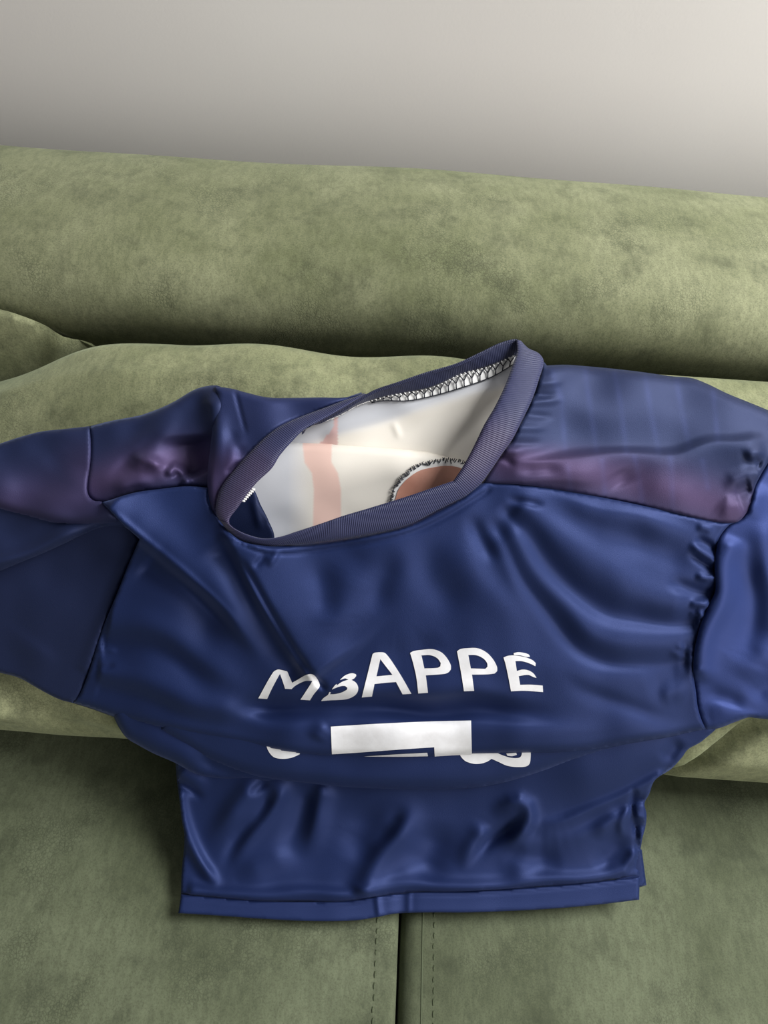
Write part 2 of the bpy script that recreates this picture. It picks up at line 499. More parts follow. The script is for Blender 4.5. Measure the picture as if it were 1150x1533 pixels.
def ridge(pts, a, wl, wr=None, t0=.18, t1=.18):
    """fold: crest of a millimetres along a line; wl / wr widths (pixels) on its left / right going along (image y down)"""
    wr = wl if wr is None else wr
    f = 1.0 if max(wl, wr) < 7 else 1.35
    return (spline(pts, False, 12, 200), a * (1.0 if f == 1 else 1.15) / 1000, wl * f, wr * f, t0 if t0 != .18 else .38, t1 if t1 != .18 else .38)

def warp(P, amp):
    x, y = P.T
    return P + amp * np.c_[np.sin(y / 17 + 1.3) * .5 + np.sin((x + y) / 31 + 4.0) + np.sin((x - .6 * y) / 53), np.sin(x / 19 + 2.1) * .5 + np.sin((x - y) / 29 + .6) + np.sin((.7 * x + y) / 47 + 3)]

def eval_ridges(P, rs):
    h = np.zeros(len(P)); Q = warp(P, 2.2); P0 = P
    for (ln, a, wl, wr, t0, t1) in rs:
        P = Q if max(wl, wr) > 6.5 else P0
        d, sd, s = seg_dist(P, ln)
        wd = np.where(sd > 0, wr, wl)
        tp = np.ones(len(P))
        if t0 > 0: tp = np.minimum(tp, .5 - .5 * np.cos(np.pi * np.clip(s / t0, 0, 1)))
        if t1 > 0: tp = np.minimum(tp, .5 - .5 * np.cos(np.pi * np.clip((1 - s) / t1, 0, 1)))
        h += a * tp * np.exp(-(d / wd) ** 2)
    return h

_ph = rng.uniform(0, 6.28, 24); _an = rng.uniform(0, 6.28, 24)
def ripple(P, amp):
    h = np.zeros(len(P))
    for i in range(10):
        lam = 55 + 17 * i; k = 2 * np.pi / lam
        h += np.sin(k * (P[:, 0] * math.cos(_an[i]) + P[:, 1] * math.sin(_an[i])) + _ph[i]) * (lam / 100)
    return amp * h / 4

def idw(P, ctrl):
    c = np.asarray(ctrl, float); d2 = ((P[:, None, :] - c[None, :, :2]) ** 2).sum(2) + 400
    w = d2 ** -1.25
    return (w * c[None, :, 2]).sum(1) / w.sum(1) / 1000

class Panel:
    """a piece of the cloth: outline in photo pixels, height (mm) control points, folds, rolled edges"""
    def __init__(s, outline, ctrl, ridges=(), rolls=(), edge=(5, 1.6), rip=.0006):
        s.poly = spline(outline, True, 3.0); s.ctrl = ctrl; s.ridges = list(ridges); s.rolls = [(spline(l, False, 4), r, d / 1000) for l, r, d in rolls]
        s.edge = edge; s.rip = rip
    def h(s, P):
        P = np.atleast_2d(np.asarray(P, float))
        h = idw(P, s.ctrl) + eval_ridges(P, s.ridges) + ripple(P, s.rip)
        lst = list(s.rolls)
        d = seg_dist(P, s.poly, True)[0]
        x = np.clip(d / s.edge[0], 0, 1); h = h - s.edge[1] / 1000 * (1 - np.sqrt(1 - (1 - x) ** 2))
        for l, r, dp in lst:
            d = seg_dist(P, l)[0]; x = np.clip(d / r, 0, 1); h = h - dp * (1 - np.sqrt(np.maximum(0, 1 - (1 - x) ** 2)))
        return h

def fill(poly, step, holes=(), margin=.55):
    """triangulate a pixel polygon with interior points"""
    poly = np.asarray(poly, float)
    area2 = (poly[:, 0] * np.roll(poly[:, 1], -1) - np.roll(poly[:, 0], -1) * poly[:, 1]).sum()
    if area2 < 0: poly = poly[::-1]
    x0, y0 = poly.min(0); x1, y1 = poly.max(0)
    ys = np.arange(y0, y1, step * .866); pts = []
    for i, y in enumerate(ys):
        xs = np.arange(x0 + (i % 2) * step / 2, x1, step); pts.append(np.c_[xs, np.full(len(xs), y)])
    G = np.concatenate(pts) if pts else np.zeros((0, 2))
    G = G[inside(G, poly)]
    d = seg_dist(G, poly, True)[0] if len(G) else np.zeros(0)
    G = G[d > step * margin]
    for hl in holes:
        G = G[~inside(G, hl)]
        if len(G): G = G[seg_dist(G, hl, True)[0] > step * margin]
    co = [Vector(p) for p in poly]; n = len(poly); edges = [(i, (i + 1) % n) for i in range(n)]
    for hl in holes:
        b = len(co); co += [Vector(p) for p in hl]; k = len(hl); edges += [(b + i, b + (i + 1) % k) for i in range(k)]
    co += [Vector(p) for p in G]
    v, e, f, ov, oe, of = delaunay_2d_cdt(co, edges, [], 1 if not holes else 1, 1e-4)
    P = np.array([(a.x, a.y) for a in v]); F = [list(q) for q in f]
    cen = np.array([P[q].mean(0) for q in F]); keep = inside(cen, poly)
    for hl in holes: keep &= ~inside(cen, hl)
    F = [q for q, kk in zip(F, keep) if kk]
    # image y runs down: make the faces look at the camera
    q = F[0]; a, b, c = P[q[0]], P[q[1]], P[q[2]]
    if (b[0] - a[0]) * (c[1] - a[1]) - (b[1] - a[1]) * (c[0] - a[0]) > 0: F = [x[::-1] for x in F]
    return P, F

def build_panel(name, pan, mat, color, step=4.0, skirt=.007, inset=3.0, parent=None):
    poly = pan.poly
    P, F = fill(poly, step)
    # ring just inside the outline keeps the rolled edge round
    h = pan.h(P)
    V3 = place(P, h)
    # skirt: the cloth turns back behind its edge
    cnt = {}
    for f in F:
        for i in range(len(f)):
            a, b = f[i], f[(i + 1) % len(f)]
            cnt[(a, b)] = cnt.get((a, b), 0) + 1
    bnd = [(a, b) for (a, b) in cnt if (b, a) not in cnt]
    idx = sorted(set(i for e in bnd for i in e)); mp = {}
    nrm = {i: np.zeros(2) for i in idx}
    for a, b in bnd:
        t_ = P[b] - P[a]; n_ = np.array([t_[1], -t_[0]]); nrm[a] += n_; nrm[b] += n_
    extra = []; exh = []
    c0 = inside(np.array([P[i] + nrm[i] / (np.linalg.norm(nrm[i]) + 1e-9) * 1.0 for i in idx]), poly)
    sgn = 1 if c0.mean() > .5 else -1
    for i in idx:
        n_ = nrm[i] / (np.linalg.norm(nrm[i]) + 1e-9) * sgn
        mp[i] = len(P) + len(extra); extra.append(P[i] + n_ * inset); exh.append(max(h[i] - skirt, min(h[i], .0005)))
    extra = np.array(extra); V3 = np.concatenate([V3, place(extra, np.array(exh))])
    for a, b in bnd: F.append([b, a, mp[a], mp[b]])
    PP = np.concatenate([P, extra])
    o = mesh_obj(name, V3, F, mat, parent or JER)
    set_color(o, 'tint', color(PP))
    return o

NAVY = np.array(lin((31, 45, 88)))
NAVY_S = np.array(lin((34, 43, 76)))
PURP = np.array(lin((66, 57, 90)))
def flat(c): return lambda P: np.tile(np.asarray(c), (len(P), 1))
def blob(P, line, wd, lo=0):
    d = seg_dist(P, np.asarray(line, float))[0]; return np.exp(-(d / wd) ** 2)
def mixc(a, b, f): return a * (1 - f[:, None]) + np.asarray(b) * f[:, None]

# ---- traced lines shared by neighbours (photo pixels)
SEAM_L = [(107, 1052), (117, 1043), (128, 1020), (139, 988), (146, 964), (158, 930), (175, 889), (192, 846), (209, 807)]
DIAG = [(209, 807), (184, 785), (167, 767), (152, 752)]
YOKE_L = [(152, 751), (167, 748), (188, 741), (209, 736), (240, 732), (280, 728), (312, 730)]
SEAM_YL = [(134, 638), (136, 664), (135, 694), (131.5, 719), (130.5, 733), (134, 744), (142, 750), (152, 751)]
SEAM_R = [(1102, 782), (1092, 786), (1077, 805), (1072, 827), (1070, 850), (1071, 884), (1060, 908), (1049, 935), (1043, 957), (1039, 979), (1038, 1006), (1042, 1035), (1045, 1059), (1051, 1079), (1058, 1093)]
SEAM_YR = [(1180, 645), (1162, 672), (1148, 696), (1138, 713), (1130, 730), (1123, 757), (1113, 774), (1102, 782)]
YOKE_R = [(1102, 782), (1077, 782), (1050, 777), (1016, 769), (967, 758), (919, 748), (859, 737), (810, 729), (774, 725), (745, 724), (724, 724)]
COL_OUT = [(328, 778), (340, 793), (362, 810), (396, 817), (420, 817), (491, 810), (563, 798), (611, 786), (659, 762), (692, 745), (724, 722)]
COL_OUT_R = [(724, 722), (733, 707), (750, 682), (767, 658), (781, 631), (796, 600), (808, 565), (814, 541)]
COL_OUT_L = [(328, 778), (324, 770), (323, 758), (329, 735), (341, 716), (358, 696), (375, 677), (395, 657), (414, 642), (434, 631), (458, 621), (490, 609), (522, 597), (547, 589.5)]
BODY_LOW = [(107, 1052), (136, 1061), (170, 1073), (195, 1080), (243, 1091), (280, 1098), (343, 1110), (401, 1122), (447, 1129), (495, 1133), (544, 1133.5), (600, 1134), (650, 1133.5), (697, 1132), (750, 1128.5), (793, 1127), (830, 1127), (877, 1124), (949, 1112), (1004, 1103), (1058, 1093)]

# ---- the other side of the shirt, lying against the cushions under everything else
und_out = [(-50, 690), (0, 672), (94, 650), (170, 638), (240, 622), (300, 592), (350, 592), (480, 604), (560, 592), (640, 566), (720, 540), (770, 528), (830, 556), (1030, 576), (1120, 612), (1175, 640), (1205, 800), (1205, 1070), (1120, 1064), (1062, 1082),
           (1020, 1116), (975, 1160), (955, 1200), (950, 1300), (700, 1340), (400, 1350), (282, 1340), (284, 1250), (275, 1150), (200, 1100), (175, 1065), (100, 1042), (50, 1018), (0, 998), (-50, 982)]
under = Panel(und_out, [(300, 700, -3), (900, 700, -3), (600, 1200, -3)], edge=(4, .5), rip=0)
build_panel('front_panel', under, M['satin'], flat(NAVY), 9.0, skirt=.001)

# ---- hem section lying on the seat
HEM_LOW = [(267, 1367), (330, 1371), (400, 1376), (470, 1379), (530, 1378), (565, 1373), (590, 1368), (640, 1366), (700, 1366), (800, 1362), (880, 1356), (957, 1347)]
HEM_TOP = [(271, 1339), (345, 1345), (400, 1349), (460, 1350), (515, 1349), (564, 1342), (614, 1336), (706, 1334), (840, 1325), (958, 1313)]
low_out = [(262, 1120), (263, 1145), (265, 1170), (269, 1200), (272, 1228), (276, 1250), (275, 1275), (272, 1305)] + HEM_TOP + \
          [(957, 1300), (958, 1280), (962, 1255), (967, 1235), (968, 1218), (965, 1203), (972, 1189), (978, 1172), (985, 1164), (1004, 1152), (1021, 1134), (1030, 1122), (1049, 1111), (1072, 1092), (1040, 1078), (800, 1090), (500, 1100), (300, 1085)]
low_ctrl = [(265, 1200, 5), (270, 1340, 4), (420, 1340, 6), (600, 1330, 6), (800, 1320, 6), (955, 1310, 5), (400, 1230, 11), (600, 1230, 12), (800, 1230, 12), (940, 1220, 8),
            (300, 1160, 6), (500, 1180, 7), (700, 1180, 7), (900, 1160, 14), (1040, 1110, 8)]
low_r = [ridge([(267, 1180), (273, 1232), (292, 1277), (314, 1308), (334, 1328)], 8, 7, 6, .1, .25),
         ridge([(266, 1170), (285, 1182), (308, 1198)], -6, 6, 6, .02, .5), ridge([(266, 1155), (290, 1168), (320, 1182)], 4, 8, 8, .1, .5),
         ridge([(392, 1160), (360, 1200), (332, 1236), (300, 1268)], 9, 12, 11, .25, .5), ridge([(436, 1165), (402, 1210), (370, 1252), (345, 1296)], 8, 9, 14, .2, .5),
         ridge([(414, 1172), (384, 1222), (350, 1262), (330, 1310)], -8, 8, 8, .2, .5), ridge([(350, 1312), (400, 1292), (450, 1272)], 4.5, 12, 14),
         ridge([(368, 1190), (380, 1184), (404, 1168)], -5, 6, 6), ridge([(492, 1168), (482, 1205), (470, 1250), (462, 1290)], 8, 12, 8, .2, .6),
         ridge([(470, 1175), (448, 1230), (420, 1290)], -6, 13, 13, .2, .5), ridge([(625, 1190), (602, 1245), (572, 1290), (540, 1345)], 9, 15, 13, .4, .1),
         ridge([(530, 1195), (548, 1240), (520, 1290)], -6, 22), ridge([(560, 1275), (585, 1240), (600, 1200)], -4, 9), ridge([(655, 1225), (645, 1275), (620, 1320)], -7, 18),
         ridge([(732, 1226), (756, 1206), (778, 1199), (791, 1207), (793, 1228), (776, 1252), (748, 1276)], 8.5, 8, 11, .35, .35),
         ridge([(774, 1216), (766, 1236), (746, 1250), (716, 1272), (690, 1290)], -8.5, 8, 8, .3, .5), ridge([(728, 1236), (712, 1264), (680, 1300)], 7, 7, 12, .3, .5),
         ridge([(806, 1240), (784, 1290), (774, 1330)], 5, 14), ridge([(850, 1290), (800, 1280), (750, 1288)], -5, 13),
         ridge([(985, 1163), (952, 1179), (906, 1202), (849, 1228), (815, 1231), (790, 1222)], 9, 28, 6, .0, .4),
         ridge([(1000, 1165), (955, 1190), (910, 1215), (850, 1239), (815, 1240)], -7, 8, 14, .0, .4),
         ridge([(1050, 1100), (960, 1125), (880, 1150), (780, 1180)], 4, 24, 24), ridge([(1020, 1100), (1000, 1128), (985, 1140)], -4, 7),
         ridge([(930, 1205), (905, 1235), (888, 1256)], 4.5, 7, 10), ridge([(945, 1200), (930, 1235), (934, 1256)], 5, 6, 6), ridge([(955, 1270), (948, 1290), (940, 1306)], 5, 5, 7),
         ridge([(935, 1250), (915, 1280), (890, 1300)], -4, 12), 
         ridge([(952, 1180), (946, 1205), (952, 1240), (956, 1275), (955, 1305)], -5, 4, 4, .05, .05),
         ridge([(955, 1222), (968, 1224)], 4, 5, 5, 0, 0), ridge([(953, 1197), (968, 1200)], -5, 6, 6, 0, 0), ridge([(953, 1238), (968, 1237)], -4, 4, 4, 0, 0), ridge([(956, 1255), (968, 1250)], 4, 5, 5, 0, 0),
         ridge([(275, 1331), (345, 1336), (460, 1341), (515, 1340), (564, 1333), (614, 1327), (706, 1325), (840, 1316), (950, 1305)], 5.5, 9, 5, .02, .02)]
lower = Panel(low_out, low_ctrl, low_r, rolls=[([(262, 1140), (265, 1170), (269, 1200), (272, 1228), (276, 1250)], 9, 4), (HEM_TOP, 6, 3)], rip=.0008)
build_panel('lower_body', lower, M['satin'], flat(NAVY), 4.0)
hem = Panel(HEM_TOP[::-1] + HEM_LOW, [(300, 1355, 5), (600, 1350, 5), (950, 1330, 5)],
            [ridge([(563, 1338), (567, 1372)], 2, 6, 3, 0, 0), ridge([(602, 1332), (603, 1370)], -2, 12, 10, 0, 0), ridge([(612, 1332), (612, 1368)], 1.2, 4, 4, 0, 0),
             ridge([(271, 1344), (345, 1350), (400, 1354), (460, 1355), (515, 1354), (564, 1347), (614, 1341), (706, 1339), (840, 1330), (956, 1318)], -.9, 1.8, 1.8, 0, 0)], edge=(4, 1.5), rip=.0004)
build_panel('hem_band', hem, M['satin'], flat(NAVY), 3.2)
# hem of the layer underneath, peeping out at the right
und = Panel([(925, 1255), (961, 1272), (964, 1295), (968, 1325), (958, 1328), (920, 1330)], [(950, 1300, 3)], edge=(4, 1))
build_panel('under_hem', und, M['satin'], flat(NAVY * .9), 4.0, skirt=.003)

# ---- rolls of cloth below the main fold
B1_LOW = [(238, 1094), (277, 1118), (306, 1135), (343, 1150), (377, 1161), (416, 1167), (457, 1172), (515, 1178), (584, 1181), (645, 1182), (706, 1180), (744, 1174), (775, 1166), (813, 1154), (850, 1141), (900, 1126), (960, 1111)]
B2_LOW = [(168, 1068), (178, 1089), (190, 1105), (206, 1115), (230, 1128), (262, 1142), (289, 1157), (306, 1162), (340, 1166), (374, 1167), (420, 1168)]
b2 = Panel(B2_LOW + [(470, 1150), (400, 1110), (300, 1080), (200, 1062)], [(200, 1100, 17), (300, 1140, 20), (400, 1160, 18)],
           [ridge([(190, 1085), (250, 1118), (320, 1150)], 4, 14, 14), ridge([(290, 1128), (320, 1148), (372, 1166)], -4, 8)], rolls=[(B2_LOW, 16, 11)])
build_panel('lower_fold', b2, M['satin'], flat(NAVY), 4.0, skirt=.010)
b1 = Panel(B1_LOW + [(960, 1085), (800, 1100), (600, 1105), (400, 1095), (260, 1078)], [(280, 1105, 26), (450, 1145, 29), (645, 1150, 30), (800, 1135, 28), (940, 1105, 24)],
           [ridge([(300, 1110), (450, 1152), (640, 1160), (800, 1140)], 3, 16, 16)], rolls=[(B1_LOW, 18, 14)])
build_panel('upper_fold', b1, M['satin'], flat(NAVY), 4.0, skirt=.018)

# ---- sleeves, left
SL_UP = [(-60, 684), (-30, 674), (0, 664), (31, 654), (62, 646), (94, 642.5), (134, 638)]
lobe3 = Panel([(-60, 985), (-30, 998), (0, 1007), (29, 1015), (54, 1029), (78, 1042), (92, 1048), (107, 1052)] + SEAM_L[1:] + [(190, 775), (100, 790), (0, 830), (-60, 860)],
              [(0, 1000, 5), (60, 1020, 6), (110, 1040, 8), (0, 880, 9), (100, 900, 10), (180, 850, 10), (160, 920, 11), (190, 800, 7), (60, 850, 4), (130, 825, 5), (0, 870, 4)],
              [ridge([(0, 932), (50, 968), (97, 1005)], 1.6, 8, 14), ridge([(185, 800), (130, 850), (60, 900)], -2, 30), ridge([(203, 815), (180, 868), (158, 920), (145, 960), (125, 1015)], 2.0, 8, 8, .05, .05)], edge=(6, 2), rip=.0009)
lobe2 = Panel([(-60, 880), (-30, 867), (0, 855), (31, 842), (63, 829), (94, 815), (125, 800), (150, 790), (167, 787.5), (190, 789), (196, 770), (100, 760), (0, 745), (-60, 740)],
              [(0, 840, 25), (100, 800, 25), (185, 785, 21), (0, 770, 14), (100, 775, 15)], [ridge([(-60, 868), (0, 843), (31, 831), (63, 818), (94, 804), (125, 791), (150, 782)], 6, 8, 7, .02, .3)],
              rolls=[([(0, 855), (31, 842), (63, 829), (94, 815), (125, 800), (150, 790)], 12, 10)], rip=.0008)
lobe1 = Panel(SL_UP + SEAM_YL[1:] + [(167, 767), (184, 784), (200, 795), (180, 783), (146, 785), (115, 786.5), (83, 784), (52, 777), (21, 769), (0, 762.5), (-30, 752), (-60, 744)],
              [(0, 670, 8), (60, 660, 8), (130, 645, 9), (0, 740, 27), (80, 765, 32), (150, 770, 31), (125, 700, 16), (60, 710, 15)],
              [ridge([(128, 700), (112, 740), (105, 775)], 2, 18), ridge([(60, 700), (100, 680), (125, 655)], -1.5, 16)],
              rolls=[([(-30, 752), (0, 762.5), (21, 769), (52, 777), (83, 784), (115, 786.5), (146, 785), (180, 783)], 16, 12), (SL_UP, 12, 4)], edge=(5, 1.5), rip=.0008)
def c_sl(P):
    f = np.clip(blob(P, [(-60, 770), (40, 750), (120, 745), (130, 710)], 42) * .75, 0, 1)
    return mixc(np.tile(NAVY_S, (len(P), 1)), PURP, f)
build_panel('left_sleeve_underside', lobe3, M['satin'], flat(NAVY_S), 4.0, skirt=.009)
build_panel('left_sleeve_pleat', lobe2, M['satin'], flat(NAVY_S), 4.0, skirt=.010)
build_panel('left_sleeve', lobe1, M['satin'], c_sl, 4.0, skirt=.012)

# ---- sleeve, right
SR_LOW = [(1058, 1093), (1077, 1090), (1098, 1082), (1121, 1074), (1131, 1075), (1150, 1077), (1180, 1082), (1215, 1085)]
slr = Panel(SEAM_YR[:-1] + SEAM_R + SR_LOW[1:] + [(1220, 900), (1215, 640)],
            [(1150, 700, 14), (1110, 790, 20), (1080, 850, 20), (1060, 960, 18), (1060, 1070, 14), (1150, 1060, 12), (1200, 800, 16), (1200, 1000, 14), (1120, 900, 19)],
            [ridge([(1100, 795), (1085, 840), (1082, 890), (1062, 940), (1055, 985), (1056, 1030)], 7, 11, 14, .1, .1), ridge([(1130, 790), (1122, 850), (1125, 920), (1120, 985), (1100, 1010)], -9, 18, 20),
             ridge([(1148, 760), (1140, 830), (1150, 900)], 5, 16, 16), ridge([(1160, 960), (1130, 985), (1110, 1020)], 4, 16), ridge([(1120, 1045), (1140, 1025), (1165, 1010)], -3.5, 12),
             ridge([(1052, 1062), (1067, 1058), (1116, 1068), (1150, 1073)], 3, 5, 16), ridge([(1050, 1040), (1080, 1045), (1120, 1055)], -3.5, 9),
             ridge([(1040, 1003), (1052, 1000)], 1.5, 3, 3, 0, .3), ridge([(1145, 720), (1122, 775)], 4, 12, 12)],
            rolls=[(SR_LOW, 12, 4)], edge=(6, 2.4))
build_panel('right_sleeve', slr, M['satin'], flat(np.array(lin((40, 55, 106)))), 4.0, skirt=.010)

# ---- shoulder panels (yokes)
YR_TOP = [(814, 541), (819, 547), (847, 546), (876, 548), (919, 552), (962, 557), (1004, 563), (1036, 566), (1060, 575), (1089, 589), (1126, 604), (1150, 614), (1180, 628)]
CREASE = [(745, 690), (800, 690), (870, 684), (906, 681), (967, 680), (1016, 681), (1065, 669), (1101, 664), (1128, 658), (1160, 659)]
yr_r = [ridge(CREASE, 6.5, 6, 22, .25, .1), ridge([(760, 655), (850, 652), (967, 650), (1060, 640), (1140, 630)], -4, 34), ridge([(745, 718), (820, 712), (900, 716), (930, 712)], 4, 14, 10), ridge([(770, 703), (820, 700), (850, 702)], -3, 7),
        ridge([(922, 705), (930, 720), (938, 738)], -2.5, 13), ridge([(960, 700), (990, 730), (1050, 755)], 3, 22), ridge([(1085, 738), (1100, 722), (1122, 712), (1140, 706)], 4, 10, 9, .4, .05), ridge([(1088, 745), (1105, 738), (1128, 728)], -3.5, 9, 9, .5, .1),
        ridge([(1112, 690), (1130, 680), (1150, 672)], 5, 8, 6), ridge([(1105, 692), (1125, 690), (1142, 696)], -2.5, 8, 8, .5, .1), ridge([(1075, 745), (1092, 758), (1112, 752)], 3, 12, 12, .5, .1)]
for (a, b, am) in [((800, 575), (850, 570), 3), ((795, 590), (840, 592), -3), ((792, 603), (850, 596), 3), ((784, 621), (835, 624), -3), ((776, 640), (825, 640), 2.5), ((765, 663), (820, 662), -3), ((757, 676), (790, 676), 3), ((752, 685), (775, 697), -3), ((800, 556), (830, 556), -2.5)]:
    yr_r.append(ridge([a, ((a[0] + b[0]) / 2, (a[1] + b[1]) / 2 + 1), b], am * .8, 6, 5, .0, .6))
yoke_r = Panel(COL_OUT_R + YR_TOP[1:] + SEAM_YR[1:] + YOKE_R[1:-1], [(735, 715, 36), (770, 655, 40), (812, 550, 38), (900, 560, 16), (1030, 575, 12), (1150, 625, 10), (870, 640, 25), (1000, 640, 20), (870, 720, 30), (1000, 740, 25), (1095, 770, 22), (1120, 700, 20)],
               yr_r, rolls=[(YR_TOP, 16, 8)], edge=(5, 2))
STRIPES = [[(826, 556), (841, 600), (846, 672)], [(876, 556), (884, 610), (893, 675)], [(920, 556), (930, 610), (938, 676)], [(966, 562), (974, 615), (986, 676)], [(1013, 566), (1020, 610), (1032, 670)], [(1068, 585), (1070, 610), (1075, 660)],
           [(850, 700), (856, 740)], [(950, 684), (958, 720), (962, 755)], [(1004, 684), (1006, 720), (1008, 765)], [(1052, 690), (1060, 730)], [(902, 690), (906, 745)]]
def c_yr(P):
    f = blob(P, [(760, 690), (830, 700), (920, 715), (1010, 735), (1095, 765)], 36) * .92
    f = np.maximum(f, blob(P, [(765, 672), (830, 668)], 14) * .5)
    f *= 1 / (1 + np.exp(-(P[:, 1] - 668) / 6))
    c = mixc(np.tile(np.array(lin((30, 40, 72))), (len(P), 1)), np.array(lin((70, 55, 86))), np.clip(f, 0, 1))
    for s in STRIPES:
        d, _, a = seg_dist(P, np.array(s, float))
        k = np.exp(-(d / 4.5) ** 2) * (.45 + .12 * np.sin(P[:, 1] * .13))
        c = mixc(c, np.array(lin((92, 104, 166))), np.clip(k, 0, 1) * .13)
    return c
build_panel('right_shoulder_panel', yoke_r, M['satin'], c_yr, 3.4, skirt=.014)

YL_TOP = [(134, 638), (167, 630), (209, 622), (224, 617), (240, 611), (261, 601), (292, 583), (317, 577), (331, 579.5)]
yoke_l = Panel(YL_TOP + [(345, 600), (340, 680), (330, 730)] + YOKE_L[::-1] + SEAM_YL[::-1][1:-1],
               [(140, 650, 8), (142, 740, 17), (200, 640, 9), (290, 600, 14), (325, 600, 26), (240, 715, 25), (180, 735, 22), (300, 720, 24), (220, 670, 17)],
               [ridge([(158, 722), (185, 702), (215, 675), (245, 645)], -3, 7, 12), ridge([(200, 708), (213, 692), (232, 696), (248, 712)], 6, 8, 8), ridge([(250, 715), (262, 700), (272, 706), (282, 726)], 7, 6, 6, .2, .1),
                ridge([(225, 720), (215, 700), (250, 640), (270, 612)], 5, 18, 14), ridge([(282, 650), (284, 680), (294, 710)], -16, 20, 22, .3, .2), ridge([(300, 590), (318, 610), (318, 660)], 6, 14, 8),
                ridge([(170, 738), (200, 726), (236, 722)], 4, 10, 6)], rolls=[(YL_TOP, 14, 7)], edge=(5, 2))
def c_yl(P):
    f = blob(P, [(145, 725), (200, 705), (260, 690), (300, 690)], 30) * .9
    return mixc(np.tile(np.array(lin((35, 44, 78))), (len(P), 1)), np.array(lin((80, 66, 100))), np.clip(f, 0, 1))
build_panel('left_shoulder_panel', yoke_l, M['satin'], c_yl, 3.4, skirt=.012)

FOLDX = [(323, 590), (319, 633), (314, 677), (311, 705), (311, 735), (316, 760), (324, 776)]
stand = Panel([(322, 579), (331, 579.5), (348, 582), (370, 588), (402, 595), (443, 595.5), (480, 595), (515, 595), (545, 589)] + COL_OUT_L[::-1][1:] + FOLDX[::-1],
              [(325, 600, 28), (318, 680, 34), (318, 740, 38), (330, 775, 38), (345, 700, 41), (400, 645, 38), (440, 600, 24), (540, 588, 24), (350, 600, 29)],
              [ridge([(352, 585), (362, 625), (370, 655)], -1.6, 3, 3, .0, .3), ridge([(356, 640), (345, 680), (332, 715)], 3, 9), ridge([(365, 690), (350, 668), (345, 640)], -2.5, 7), ridge([(330, 610), (326, 660), (320, 720)], 3, 8, 10), ridge([(336, 712), (348, 700), (362, 690)], -3, 4)],
              rolls=[(FOLDX, 11, 8), ([(322, 579), (348, 582), (370, 588), (402, 595), (443, 595.5), (480, 594), (520, 592)], 10, 5)], edge=(4, 1.6))
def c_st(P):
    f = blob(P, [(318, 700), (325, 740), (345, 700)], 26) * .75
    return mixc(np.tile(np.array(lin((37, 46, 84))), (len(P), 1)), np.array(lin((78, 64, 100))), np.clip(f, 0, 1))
build_panel('collar_stand', stand, M['satin'], c_st, 3.2, skirt=.014)

